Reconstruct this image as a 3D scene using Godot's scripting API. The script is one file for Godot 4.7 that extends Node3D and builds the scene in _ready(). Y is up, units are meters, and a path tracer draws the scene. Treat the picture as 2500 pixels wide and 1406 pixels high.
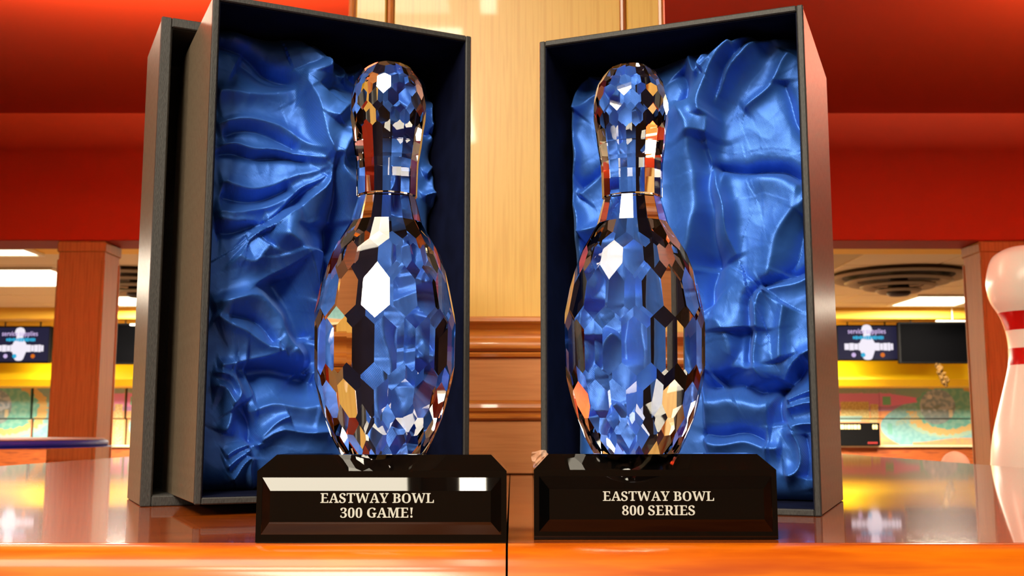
extends Node3D
# Two crystal bowling-pin trophies with their satin-lined boxes on a varnished counter, a bowling alley behind.
# Metres; y = 0 is the counter top, x to the right, and "d" is the distance in front of the camera (world z = -d).

var M := {}
var used := {}

func V(x: float, y: float, d: float) -> Vector3:
	return Vector3(x, y, -d)

# ---------- bookkeeping ----------
func numbered(called: String, parent: Node = null) -> String:
	var key := called + (str(parent.get_instance_id()) if parent else "")
	if not used.has(key):
		used[key] = 0
		return called
	used[key] += 1
	return "%s_%03d" % [called, used[key]]

func tag(o: Node3D, label: String, category: String, group := "", kind := "") -> Node3D:
	if label: o.set_meta("label", label)
	if category: o.set_meta("category", category)
	if group: o.set_meta("group", group)
	if kind: o.set_meta("kind", kind)
	return o

func thing(called: String, label: String, category: String, at := Vector3.ZERO, turn := 0.0, group := "") -> Node3D:
	var o := Node3D.new()
	o.name = numbered(called)
	add_child(o, true)
	o.position = at
	o.rotation.y = turn
	tag(o, label, category, group)
	return o

func put(called: String, st, m: Material, parent: Node = null, at := Vector3.ZERO, turn := 0.0) -> MeshInstance3D:
	var o := MeshInstance3D.new()
	var p: Node = parent if parent else self
	o.name = numbered(called, parent)
	if st is SurfaceTool: o.mesh = st.commit()
	else: o.mesh = st
	o.material_override = m
	o.cast_shadow = GeometryInstance3D.SHADOW_CASTING_SETTING_ON
	p.add_child(o, true)
	o.position = at
	o.rotation.y = turn
	return o

func struct_(called: String, st, m: Material) -> MeshInstance3D:
	var o := put(called, st, m)
	o.set_meta("kind", "structure")
	return o

# ---------- shapes ----------
func mb() -> SurfaceTool:
	var st := SurfaceTool.new()
	st.begin(Mesh.PRIMITIVE_TRIANGLES)
	return st

# a flat polygon whose outside is towards n
func poly(st: SurfaceTool, pts: Array, n: Vector3) -> void:
	if pts.size() < 3: return
	var c := Vector3.ZERO
	for i in range(1, pts.size() - 1):
		c += (pts[i] - pts[0]).cross(pts[i + 1] - pts[0])
	var flip := c.dot(n) > 0.0
	for i in range(1, pts.size() - 1):
		var tri := [pts[0], pts[i + 1], pts[i]] if flip else [pts[0], pts[i], pts[i + 1]]
		for p in tri:
			st.set_normal(n)
			st.set_uv(Vector2(p.x, -p.y))
			st.add_vertex(p)

# faces of the solid n . p <= d for all planes [n, d]
func convex(st: SurfaceTool, planes: Array, skip: Array = []) -> void:
	for i in planes.size():
		if i in skip: continue
		var n: Vector3 = planes[i][0]
		var a := n.cross(Vector3.UP if absf(n.y) < 0.9 else Vector3.RIGHT).normalized()
		var b := n.cross(a)
		var o: Vector3 = n * float(planes[i][1])
		var pts := [o + (a + b) * 9.0, o + (a - b) * 9.0, o - (a + b) * 9.0, o - (a - b) * 9.0]
		for j in planes.size():
			if j == i: continue
			var m: Vector3 = planes[j][0]
			var dj: float = planes[j][1]
			var kept := []
			for k in pts.size():
				var p: Vector3 = pts[k]
				var q: Vector3 = pts[(k + 1) % pts.size()]
				var sp := m.dot(p) - dj
				var sq := m.dot(q) - dj
				if sp <= 0.0: kept.append(p)
				if (sp < 0.0 and sq > 0.0) or (sp > 0.0 and sq < 0.0): kept.append(p + (q - p) * (sp / (sp - sq)))
			pts = kept
			if pts.size() < 3: break
		if pts.size() >= 3: poly(st, pts, n)

# a box with chamfered edges, centre c, size s, chamfer b, in the frame t
func bx(st: SurfaceTool, c: Vector3, s: Vector3, b := 0.0, t := Transform3D.IDENTITY) -> void:
	var planes := []
	var h := s / 2.0
	for ax in 3:
		for sg in [-1.0, 1.0]:
			var n := Vector3.ZERO
			n[ax] = sg
			planes.append([n, h[ax]])
	if b > 0.0:
		for ax in 3:
			for s1 in [-1.0, 1.0]:
				for s2 in [-1.0, 1.0]:
					var n2 := Vector3.ZERO
					n2[(ax + 1) % 3] = s1
					n2[(ax + 2) % 3] = s2
					planes.append([n2.normalized(), (h[(ax + 1) % 3] + h[(ax + 2) % 3] - b) / sqrt(2.0)])
	var loc := mb()
	convex(loc, planes)
	st.append_from(loc.commit(), 0, t * Transform3D(Basis.IDENTITY, c))

func box_of(c: Vector3, s: Vector3, b := 0.0) -> SurfaceTool:
	var st := mb()
	bx(st, c, s, b)
	return st

# box between corners given as x0,x1,y0,y1,d0,d1
func span(x0: float, x1: float, y0: float, y1: float, d0: float, d1: float, b := 0.0) -> SurfaceTool:
	return box_of(V((x0 + x1) / 2, (y0 + y1) / 2, (d0 + d1) / 2), Vector3(x1 - x0, y1 - y0, d1 - d0), b)

# a profile of (z, y) points swept along x; smooth where the turn is slight
func sweep_x(st: SurfaceTool, prof: Array, x0: float, x1: float, closed := true) -> void:
	var n := prof.size()
	var area := 0.0
	for i in n:
		var a: Vector2 = prof[i]
		var b: Vector2 = prof[(i + 1) % n]
		area += a.cross(b)
	var sg := 1.0 if area > 0.0 else -1.0
	var nor := []
	for i in n:
		var e: Vector2 = prof[(i + 1) % n] - prof[i]
		nor.append(Vector2(e.y, -e.x).normalized() * sg)
	for i in (n if closed else n - 1):
		var a: Vector2 = prof[i]
		var b: Vector2 = prof[(i + 1) % n]
		var na: Vector2 = nor[i]
		var nb: Vector2 = nor[i]
		var before: Vector2 = nor[(i + n - 1) % n]
		var after: Vector2 = nor[(i + 1) % n]
		if before.dot(nor[i]) > 0.82: na = (before + nor[i]).normalized()
		if after.dot(nor[i]) > 0.82: nb = (after + nor[i]).normalized()
		var P := [Vector3(x0, a.y, a.x), Vector3(x1, a.y, a.x), Vector3(x1, b.y, b.x), Vector3(x0, b.y, b.x)]
		var N := [Vector3(0, na.y, na.x), Vector3(0, na.y, na.x), Vector3(0, nb.y, nb.x), Vector3(0, nb.y, nb.x)]
		var c: Vector3 = (P[1] - P[0]).cross(P[2] - P[0])
		var order := [0, 2, 1, 0, 3, 2] if c.dot(N[0] + N[2]) > 0.0 else [0, 1, 2, 0, 2, 3]
		for k in order:
			st.set_normal(N[k])
			st.set_uv(Vector2(P[k].x, -P[k].y))
			st.add_vertex(P[k])
	if closed:
		var pk := PackedVector2Array(prof)
		var idx := Geometry2D.triangulate_polygon(pk)
		for t in range(0, idx.size(), 3):
			for side in [[x0, -1.0], [x1, 1.0]]:
				var tri := []
				for k in 3: tri.append(Vector3(side[0], pk[idx[t + k]].y, pk[idx[t + k]].x))
				poly(st, tri, Vector3(side[1], 0, 0))

# a lathe about y: profile of (radius, y) from bottom to top
func lathe(st: SurfaceTool, prof: Array, seg := 48, from := 0, to := -1) -> void:
	var last := prof.size() - 1 if to < 0 else to
	for i in range(from, last):
		var a: Vector2 = prof[i]
		var b: Vector2 = prof[i + 1]
		var na := _lathe_n(prof, i)
		var nb := _lathe_n(prof, i + 1)
		var mid := Vector2((b - a).y, -(b - a).x).normalized()
		if na.dot(mid) < 0.8: na = mid
		if nb.dot(mid) < 0.8: nb = mid
		for k in seg:
			var t0 := TAU * k / seg
			var t1 := TAU * (k + 1) / seg
			var r0 := Vector3(sin(t0), 0, cos(t0))
			var r1 := Vector3(sin(t1), 0, cos(t1))
			var P := [r0 * a.x + Vector3.UP * a.y, r1 * a.x + Vector3.UP * a.y, r1 * b.x + Vector3.UP * b.y, r0 * b.x + Vector3.UP * b.y]
			var N := [r0 * na.x + Vector3.UP * na.y, r1 * na.x + Vector3.UP * na.y, r1 * nb.x + Vector3.UP * nb.y, r0 * nb.x + Vector3.UP * nb.y]
			for q in [0, 2, 1, 0, 3, 2]:
				st.set_normal(N[q])
				st.set_uv(Vector2(float(k) / seg, P[q].y))
				st.add_vertex(P[q])

func _lathe_n(prof: Array, i: int) -> Vector2:
	var n := Vector2.ZERO
	for j in [i - 1, i]:
		if j >= 0 and j + 1 < prof.size():
			var e: Vector2 = prof[j + 1] - prof[j]
			n += Vector2(e.y, -e.x).normalized()
	return n.normalized()

func smooth_profile(pts: Array, per := 6) -> Array:
	var c := Curve2D.new()
	for i in pts.size():
		var t := Vector2.ZERO
		if i > 0 and i < pts.size() - 1: t = (pts[i + 1] - pts[i - 1]) / 6.0
		c.add_point(pts[i], -t, t)
	var out := []
	for i in pts.size() - 1:
		for k in per: out.append(c.sample(i, float(k) / per))
	out.append(pts[-1])
	return out

func tube(st: SurfaceTool, pts: Array, r: float, seg := 8) -> void:
	for i in pts.size() - 1:
		var a: Vector3 = pts[i]
		var b: Vector3 = pts[i + 1]
		var dir := (b - a).normalized()
		var u := dir.cross(Vector3.UP if absf(dir.y) < 0.9 else Vector3.RIGHT).normalized()
		var w := dir.cross(u)
		for k in seg:
			var n0 := u * cos(TAU * k / seg) + w * sin(TAU * k / seg)
			var n1 := u * cos(TAU * (k + 1) / seg) + w * sin(TAU * (k + 1) / seg)
			poly(st, [a + n0 * r, a + n1 * r, b + n1 * r, b + n0 * r], (n0 + n1).normalized())
	poly(st, ring(pts[0], pts[0] - pts[1], r, seg), (pts[0] - pts[1]).normalized())
	poly(st, ring(pts[-1], pts[-1] - pts[-2], r, seg), (pts[-1] - pts[-2]).normalized())

func ring(c: Vector3, n: Vector3, r: float, seg: int) -> Array:
	var u := n.normalized().cross(Vector3.UP if absf(n.normalized().y) < 0.9 else Vector3.RIGHT).normalized()
	var w := n.normalized().cross(u)
	var out := []
	for k in seg: out.append(c + (u * cos(TAU * k / seg) + w * sin(TAU * k / seg)) * r)
	return out

# ---------- materials ----------
func mat(c: Color, rough := 0.6, metal := 0.0, spec := 0.5) -> StandardMaterial3D:
	var m := StandardMaterial3D.new()
	m.albedo_color = c
	m.roughness = rough
	m.metallic = metal
	m.metallic_specular = spec
	return m

func noise_tex(freq: float, stops: Array, seed_ := 1, size := 512, octaves := 4, kind := FastNoiseLite.TYPE_SIMPLEX_SMOOTH) -> NoiseTexture2D:
	var n := FastNoiseLite.new()
	n.seed = seed_
	n.frequency = freq
	n.noise_type = kind
	n.fractal_octaves = octaves
	var t := NoiseTexture2D.new()
	t.width = size
	t.height = size
	t.seamless = true
	t.noise = n
	if stops:
		var g := Gradient.new()
		g.offsets = PackedFloat32Array([])
		var off := PackedFloat32Array()
		var col := PackedColorArray()
		for s in stops:
			off.append(s[0])
			col.append(s[1])
		g.offsets = off
		g.colors = col
		t.color_ramp = g
	return t

func tri(m: StandardMaterial3D, scale: Vector3, world := true) -> StandardMaterial3D:
	m.uv1_triplanar = true
	m.uv1_world_triplanar = world
	m.uv1_scale = scale
	return m

# wood with its grain along one axis (the axis with the small scale)
func wood(dark: Color, light: Color, scale: Vector3, rough: float, coat := 0.0, seed_ := 3) -> StandardMaterial3D:
	var m := mat(Color.WHITE, rough)
	m.albedo_texture = noise_tex(0.012, [[0.2, dark], [0.45, dark.lerp(light, 0.55)], [0.6, light], [0.8, dark.lerp(light, 0.75)]], seed_, 512, 5)
	if coat > 0.0:
		m.clearcoat_enabled = true
		m.clearcoat = coat
		m.clearcoat_roughness = 0.04
	return tri(m, scale)

func glow(c: Color, e: float, body := Color(0.5, 0.5, 0.5)) -> StandardMaterial3D:
	var m := mat(body, 0.5)
	m.metallic_specular = 0.1
	m.roughness = 0.8
	m.emission_enabled = true
	m.emission = c
	m.emission_energy_multiplier = e
	return m

func area(at: Vector3, size: Vector2, e: float, c: Color, target: Vector3) -> void:
	var l := AreaLight3D.new()
	l.name = numbered("panel_light")
	l.area_size = size
	l.light_energy = e
	l.light_color = c
	l.area_range = 20.0
	l.area_attenuation = 2.0
	l.shadow_enabled = true
	add_child(l, true)
	l.position = at
	l.look_at(target, Vector3.FORWARD if absf((target - at).normalized().y) > 0.9 else Vector3.UP)

func make_materials() -> void:
	M.red = mat(Color(0.66, 0.175, 0.05), 0.6, 0.0, 0.25)
	M.red.roughness_texture = null
	M.wall = mat(Color(0.46, 0.33, 0.22), 0.8)
	M.floor = mat(Color(0.25, 0.17, 0.13), 0.7)
	M.tile = mat(Color(0.82, 0.75, 0.58), 0.9)
	M.grid = mat(Color(0.68, 0.60, 0.42), 0.7)
	M.cream = mat(Color(0.80, 0.74, 0.60), 0.8)
	M.yellow_paint = mat(Color(0.90, 0.70, 0.22), 0.7)
	M.yellow_gloss = mat(Color(0.96, 0.78, 0.05), 0.45)
	M.green_paint = mat(Color(0.55, 0.58, 0.32), 0.8)
	M.counter = wood(Color(0.42, 0.15, 0.003), Color(0.56, 0.25, 0.008), Vector3(0.9, 12, 12), 0.4, 0.0, 3)
	var c: StandardMaterial3D = M.counter
	c.metallic_specular = 0.3
	c.clearcoat_enabled = true
	c.clearcoat = 1.0
	c.clearcoat_roughness = 0.04
	c.normal_enabled = true
	c.normal_texture = ripple_map()
	c.normal_scale = 0.045
	M.counter_edge = wood(Color(0.56, 0.22, 0.003), Color(0.70, 0.35, 0.01), Vector3(0.9, 12, 12), 0.4, 0.35, 3)
	M.counter_edge.metallic_specular = 0.25
	M.counter_edge.clearcoat_roughness = 0.14
	M.maple = wood(Color(0.80, 0.61, 0.27), Color(0.84, 0.66, 0.31), Vector3(26, 0.8, 26), 0.38, 0.25, 9)
	M.maple_trim = wood(Color(0.66, 0.35, 0.11), Color(0.77, 0.46, 0.16), Vector3(1.2, 26, 26), 0.34, 0.4, 10)
	M.maple_bead = wood(Color(0.52, 0.25, 0.07), Color(0.74, 0.42, 0.13), Vector3(26, 1.2, 26), 0.34, 0.4, 11)
	M.cherry = wood(Color(0.60, 0.39, 0.18), Color(0.66, 0.44, 0.21), Vector3(16, 0.7, 16), 0.6, 0.0, 12)
	M.cherry.metallic_specular = 0.3
	M.ledge = wood(Color(0.45, 0.20, 0.07), Color(0.62, 0.30, 0.10), Vector3(0.7, 9, 9), 0.5, 0.0, 13)
	M.black_glass = mat(Color(0.010, 0.009, 0.009), 0.02, 0.0, 0.48)
	M.etch = mat(Color(0.66, 0.66, 0.63), 0.5)
	M.crystal = mat(Color(1.0, 1.0, 1.0, 0.0), 0.0)
	M.crystal.transparency = BaseMaterial3D.TRANSPARENCY_ALPHA
	M.crystal.refraction_enabled = true
	M.crystal.refraction_scale = 0.052
	# metallic linen paper of the boxes
	M.paper = mat(Color(0.56, 0.50, 0.42), 0.38, 0.6)
	M.paper.albedo_texture = noise_tex(0.05, [[0.25, Color(0.86, 0.84, 0.82)], [0.7, Color(1, 1, 1)]], 21, 256)
	M.paper.heightmap_enabled = true
	M.paper.heightmap_texture = noise_tex(0.12, [], 22, 256, 3)
	M.paper.heightmap_scale = 0.022
	tri(M.paper, Vector3(42, 9, 42), false)
	M.rim = mat(Color(0.16, 0.155, 0.15), 0.6)
	M.rim.albedo_texture = noise_tex(0.06, [[0.3, Color(0.7, 0.7, 0.7)], [0.6, Color(1, 1, 1)], [0.78, Color(1.5, 1.45, 1.4)]], 23, 256)
	M.rim.heightmap_enabled = true
	M.rim.heightmap_texture = noise_tex(0.08, [], 24, 256, 3)
	M.rim.heightmap_scale = 0.010
	tri(M.rim, Vector3(60, 12, 60), false)
	M.navy = mat(Color(0.03, 0.045, 0.13), 0.75, 0.0, 0.2)
	M.navy.albedo_texture = noise_tex(0.02, [[0.2, Color(0.75, 0.75, 0.8)], [0.8, Color(1, 1, 1)]], 25, 256)
	tri(M.navy, Vector3(6, 6, 6), false)
	M.satin = mat(Color(0.18, 0.40, 0.76), 0.50, 0.55, 0.6)
	M.satin.rim_enabled = true
	M.satin.rim = 0.35
	M.satin.rim_tint = 0.6
	M.satin.heightmap_enabled = true
	M.satin.heightmap_texture = twill_map()
	M.satin.heightmap_scale = 0.013
	M.satin.uv1_scale = Vector3(1, 1, 1)
	M.black = mat(Color(0.014, 0.012, 0.014), 0.7, 0.0, 0.2)
	M.dark_grey = mat(Color(0.10, 0.09, 0.08), 0.6)
	M.pin_white = mat(Color(0.91, 0.90, 0.85), 0.25, 0.0, 0.5)
	M.pin_white.clearcoat_enabled = true
	M.pin_white.clearcoat = 0.6
	M.pin_red = mat(Color(0.72, 0.06, 0.05), 0.25)
	M.lamp = glow(Color(1.0, 0.94, 0.80), 5.0)
	M.lamp_frame = mat(Color(0.85, 0.82, 0.72), 0.5)
	M.vent = mat(Color(0.50, 0.43, 0.28), 0.55)
	M.vent_dark = mat(Color(0.17, 0.12, 0.06), 0.7)
	M.blue_edge = mat(Color(0.08, 0.13, 0.50), 0.6, 0.0, 0.3)
	M.table_top = mat(Color(0.46, 0.42, 0.35), 0.7)

# fine ripples across the varnish, running along x
func ripple_map() -> ImageTexture:
	var im := Image.create(256, 256, false, Image.FORMAT_RGBA8)
	var n := FastNoiseLite.new()
	n.seed = 5
	n.frequency = 0.03
	n.fractal_octaves = 3
	for y in 256:
		for x in 256:
			var a := TAU * x / 256.0
			var v := 0.5 + 0.5 * n.get_noise_3d(40.0 * cos(a), 40.0 * sin(a), y * 1.0) * (1.0)
			var w := n.get_noise_3d(40.0 * cos(a), 40.0 * sin(a), y - 256.0)
			var t := y / 256.0
			v = lerpf(v, 0.5 + 0.5 * w, t)
			im.set_pixel(x, y, Color(v, v, v))
	im.bump_map_to_normal_map(6.0)
	return ImageTexture.create_from_image(im)

# diagonal twill of the satin, in cells of a millimetre or so
func twill_map() -> ImageTexture:
	var im := Image.create(256, 256, false, Image.FORMAT_RGBA8)
	var r := RandomNumberGenerator.new()
	r.seed = 7
	for y in 256:
		for x in 256:
			var v := 0.5 + 0.3 * sin(TAU * (x * 2 + y) / 16.0) + 0.10 * sin(TAU * (x - 3 * y) / 8.0) + r.randf_range(-0.18, 0.18)
			v = clampf(v, 0, 1)
			im.set_pixel(x, y, Color(v, v, v))
	return ImageTexture.create_from_image(im)

# ---------- the crystal trophies ----------
func crystal_pin() -> SurfaceTool:
	var st := mb()
	var N := 16
	var k := 0.001
	# rows of facets: height, radius, slope of the outline, offset in half facets
	var body := [[179.7, 24.5, -0.576, 0], [161.8, 33.2, -0.348, 1], [137.0, 39.6, -0.20, 0], [107.0, 41.0, 0.02, 1], [87.0, 38.7, 0.238, 0], [72.6, 35.5, 0.36, 1], [61.3, 31.0, 0.45, 0], [52.8, 27.4, 0.56, 1]]
	var planes := [[Vector3.UP, 185.5 * k], [Vector3.DOWN, -48.3 * k]]
	for row in body: _facets(planes, row, N, k)
	convex(st, planes, [0])
	var head := [[247.9, 22.0, 0.158, 0], [256.5, 22.7, -0.03, 1], [267.0, 21.4, -0.22, 0], [275.8, 18.0, -0.62, 1]]
	planes = [[Vector3.DOWN, -242.7 * k], [Vector3.UP, 286.0 * k]]
	for row in head: _facets(planes, row, N, k)
	_facets(planes, [281.6, 13.2, -1.15, 0], 8, k)
	_facets(planes, [284.6, 8.0, -2.6, 1], 8, k)
	convex(st, planes, [0])
	# cut bands of the neck
	var a0: float = 24.5 - 0.576 * 5.8
	var a1: float = 22.0 - 0.158 * 5.2
	var rings := [[185.5, a0], [201.2, 17.1], [202.0, 17.9], [217.1, 18.2], [222.7, 18.5], [233.7, 20.2], [242.7, a1]]
	for i in rings.size() - 1:
		for f in N:
			var lo := _ring_at(rings[i], f, N, k)
			var hi := _ring_at(rings[i + 1], f, N, k)
			var n: Vector3 = (lo[1] - lo[0]).cross(hi[0] - lo[0]).normalized()
			var out := Vector3(sin(TAU * f / N), 0, cos(TAU * f / N))
			poly(st, [lo[0], lo[1], hi[1], hi[0]], n if n.dot(out) > 0.0 else -n)
	return st

func _facets(planes: Array, row: Array, n: int, k: float) -> void:
	var slope: float = row[2]
	var ch := 1.0 / sqrt(1.0 + slope * slope)
	var sh := -slope * ch
	for f in n:
		var az := TAU * (f + 0.5 * float(row[3])) / n
		var nn := Vector3(sin(az) * ch, sh, cos(az) * ch)
		planes.append([nn, (float(row[1]) * ch + float(row[0]) * sh) * k])

func _ring_at(r: Array, f: int, n: int, k: float) -> Array:
	var R := float(r[1]) / cos(PI / n) * k
	var out := []
	for s in [-0.5, 0.5]:
		var az: float = TAU * (f + s) / n
		out.append(Vector3(sin(az) * R, float(r[0]) * k, cos(az) * R))
	return out

func line_of_text(words: String, width: float, at: Vector3, parent: Node) -> void:
	var f := SystemFont.new()
	f.font_names = PackedStringArray(["Droid Serif"])
	f.font_weight = 700
	var t := TextMesh.new()
	t.text = words
	t.font = f
	t.font_size = 64
	t.pixel_size = 0.001
	t.depth = 0.02
	t.curve_step = 1.0
	var o := put("engraved_line", t, M.etch, parent, at)
	var s := width / t.get_aabb().size.x
	o.scale = Vector3(s, s * 1.0, 0.01)

func trophy(label: String, at: Vector3, pin_at: Vector3, pin_turn: float, first: String, w1: float, second: String, w2: float, text_x: float) -> void:
	var t := thing("crystal_trophy", label, "trophy", at, 0.0, "crystal trophies")
	var st := mb()
	var W := 0.0695
	var D := 0.024
	var H := 0.0481
	var b := 0.0088
	var q := 1.0 / sqrt(2.0)
	convex(st, [[Vector3.RIGHT, W], [Vector3.LEFT, W], [Vector3.UP, H], [Vector3.DOWN, -0.0002], [Vector3.BACK, D], [Vector3.FORWARD, D],
		[Vector3(q, q, 0), (W + H - b) * q], [Vector3(-q, q, 0), (W + H - b) * q], [Vector3(0, q, q), (D + H - b) * q], [Vector3(0, q, -q), (D + H - b) * q]])
	put("base", st, M.black_glass, t)
	# the proud bevelled face that carries the lettering
	var pl := mb()
	var o0 := [Vector3(-0.0665, 0.0046, D), Vector3(0.0665, 0.0046, D), Vector3(0.0665, 0.0357, D), Vector3(-0.0665, 0.0357, D)]
	var F := D + 0.005
	var i0 := [Vector3(-0.0608, 0.0118, F), Vector3(0.0608, 0.0118, F), Vector3(0.0608, 0.0287, F), Vector3(-0.0608, 0.0287, F)]
	for e in 4:
		var g := (e + 1) % 4
		var n: Vector3 = (o0[g] - o0[e]).cross(i0[e] - o0[e]).normalized()
		if n.z < 0.0: n = -n
		poly(pl, [o0[e], o0[g], i0[g], i0[e]], n)
	poly(pl, i0, Vector3.BACK)
	var plate := put("front_plate", pl, M.black_glass, t)
	line_of_text(first, w1, Vector3(text_x, 0.0247, F + 0.0001), plate)
	line_of_text(second, w2, Vector3(text_x, 0.0168, F + 0.0001), plate)
	put("crystal_pin", crystal_pin(), M.crystal, t, pin_at - at, pin_turn)

# ---------- the boxes ----------
var fold_noise := FastNoiseLite.new()

func parse_folds(list: Array) -> Array:
	var out := []
	for f in list:
		var pts := PackedVector2Array()
		for p in String(f[3]).split(" "):
			var xy := p.split(",")
			pts.append(Vector2(float(xy[0]), float(xy[1])))
		var c := Curve2D.new()
		for i in pts.size():
			var tn := Vector2.ZERO
			if i > 0 and i < pts.size() - 1: tn = (pts[i + 1] - pts[i - 1]) / 5.0
			c.add_point(pts[i], -tn, tn)
		var fine := PackedVector2Array()
		for i in pts.size() - 1:
			for s in 4: fine.append(c.sample(i, s / 4.0))
		fine.append(pts[-1])
		out.append([float(f[0]), float(f[1]), float(f[2]), fine])
	return out

# a satin sheet W x H (mm) whose height towards the viewer is the sum of the folds
func satin(W: float, H: float, folds: Array, seed_: int, shape: Callable) -> ArrayMesh:
	var nx := 230
	var ny := 400
	fold_noise.seed = seed_
	fold_noise.frequency = 1.0
	fold_noise.fractal_octaves = 1
	var z := PackedFloat32Array()
	z.resize(nx * ny)
	var warp := PackedVector2Array()
	warp.resize(nx * ny)
	for j in ny:
		for i in nx:
			var x := W * i / (nx - 1)
			var y := H * j / (ny - 1)
			warp[j * nx + i] = Vector2(x + 3.0 * fold_noise.get_noise_2d(x / 44.0, y / 44.0), y + 3.0 * fold_noise.get_noise_2d(x / 44.0 + 50.0, y / 44.0))
			var w := 1.3 * fold_noise.get_noise_2d(x / 42.0 + 9.0, y / 60.0)
			w += 0.4 * (1.0 - 2.2 * absf(fold_noise.get_noise_2d(x / 26.0 - 30.0, y / 34.0))) + 0.06 * fold_noise.get_noise_2d(x / 6.0, y / 6.0 + 70.0)
			z[j * nx + i] = w + float(shape.call(x, y))
	for f in parse_folds(folds):
		var amp: float = f[0]
		var wl: float = f[1]
		var wr: float = f[2]
		var pts: PackedVector2Array = f[3]
		var lo := pts[0]
		var hi := pts[0]
		for p in pts:
			lo = lo.min(p)
			hi = hi.max(p)
		var m := maxf(wl, wr) * 3.0 + 3.0
		var segs := pts.size() - 1
		for j in range(maxi(0, int((lo.y - m) / H * (ny - 1))), mini(ny, int((hi.y + m) / H * (ny - 1)) + 1)):
			for i in range(maxi(0, int((lo.x - m) / W * (nx - 1))), mini(nx, int((hi.x + m) / W * (nx - 1)) + 1)):
				var p := warp[j * nx + i]
				var best := 1e9
				var side := 1.0
				var at := 0.0
				for s in segs:
					var a := pts[s]
					var e := pts[s + 1] - a
					var t := clampf((p - a).dot(e) / e.length_squared(), 0.0, 1.0)
					var off := p - a - e * t
					var dd := off.length_squared()
					if dd < best:
						best = dd
						side = e.cross(off)
						at = (s + t) / segs
				var dist := sqrt(best) / (wl if side > 0.0 else wr)
				if dist < 3.2:
					var taper := smoothstep(0.0, 0.16, at) * smoothstep(0.0, 0.16, 1.0 - at) * 0.85 + 0.15
					z[j * nx + i] += 1.5 * amp * taper * exp(-1.45 * (sqrt(dist * dist + 0.035) - 0.187))
	var pos := PackedVector3Array()
	var nor := PackedVector3Array()
	var uv := PackedVector2Array()
	var idx := PackedInt32Array()
	for j in ny:
		for i in nx:
			pos.append(Vector3(W * (float(i) / (nx - 1) - 0.5), H * j / (ny - 1), z[j * nx + i]) * 0.001)
			var i0 := maxi(i - 1, 0)
			var i1 := mini(i + 1, nx - 1)
			var j0 := maxi(j - 1, 0)
			var j1 := mini(j + 1, ny - 1)
			var gx := (z[j * nx + i1] - z[j * nx + i0]) / (W * (i1 - i0) / (nx - 1))
			var gy := (z[j1 * nx + i] - z[j0 * nx + i]) / (H * (j1 - j0) / (ny - 1))
			nor.append(Vector3(-gx, -gy, 1.0).normalized())
			uv.append(Vector2(W * i / (nx - 1), H * j / (ny - 1)) / 33.0)
	for j in ny - 1:
		for i in nx - 1:
			var a := j * nx + i
			idx.append_array([a, a + nx, a + 1, a + 1, a + nx, a + nx + 1])
	var arr := []
	arr.resize(Mesh.ARRAY_MAX)
	arr[Mesh.ARRAY_VERTEX] = pos
	arr[Mesh.ARRAY_NORMAL] = nor
	arr[Mesh.ARRAY_TEX_UV] = uv
	arr[Mesh.ARRAY_INDEX] = idx
	var am := ArrayMesh.new()
	am.add_surface_from_arrays(Mesh.PRIMITIVE_TRIANGLES, arr)
	return am

# an open-fronted box W x H x D: papered walls, navy lining, a dark bound rim; its front is at z = +D/2
func open_box(t: Node3D, W: float, H: float, D: float, th: float, rim_w: float, lined: bool) -> void:
	var f := D / 2.0
	var names := ["left_wall", "right_wall", "top_wall", "bottom_wall", "back_wall"]
	var C := [Vector3(-W / 2 + th / 2, H / 2, -rim_w / 2), Vector3(W / 2 - th / 2, H / 2, -rim_w / 2), Vector3(0, H - th / 2, -rim_w / 2), Vector3(0, th / 2, -rim_w / 2), Vector3(0, H / 2, -f + th / 2)]
	var S := [Vector3(th, H, D - rim_w), Vector3(th, H, D - rim_w), Vector3(W - 2 * th, th, D - rim_w), Vector3(W - 2 * th, th, D - rim_w), Vector3(W - 2 * th, H - 2 * th, th)]
	for i in 5: put(names[i], box_of(C[i], S[i], 0.0006), M.paper, t)
	# rim: four bars of dark binding paper, a hair proud
	var r := mb()
	var e := 0.0005
	var zc := f - rim_w / 2
	bx(r, Vector3(-W / 2 + th / 2 - e / 2, H / 2, zc), Vector3(th + e, H + 2 * e, rim_w), 0.0009)
	bx(r, Vector3(W / 2 - th / 2 + e / 2, H / 2, zc), Vector3(th + e, H + 2 * e, rim_w), 0.0009)
	bx(r, Vector3(0, H - th / 2 + e / 2, zc), Vector3(W - 2 * th, th + e, rim_w), 0.0009)
	bx(r, Vector3(0, th / 2 - e / 2, zc), Vector3(W - 2 * th, th + e, rim_w), 0.0009)
	put("bound_rim", r, M.rim, t)
	# lining sheets just inside the walls
	var l := mb()
	var g := 0.0008
	var dz := D - th - rim_w * 0.4
	var z0 := -f + th + dz / 2
	bx(l, Vector3(-W / 2 + th + g / 2, H / 2, z0), Vector3(g, H - 2 * th, dz))
	bx(l, Vector3(W / 2 - th - g / 2, H / 2, z0), Vector3(g, H - 2 * th, dz))
	bx(l, Vector3(0, H - th - g / 2, z0), Vector3(W - 2 * th - 2 * g, g, dz))
	bx(l, Vector3(0, th + g / 2, z0), Vector3(W - 2 * th - 2 * g, g, dz))
	bx(l, Vector3(0, H / 2, -f + th + g / 2), Vector3(W - 2 * th - 2 * g, H - 2 * th - 2 * g, g))
	put("lining", l, M.navy if lined else M.rim, t)

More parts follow.
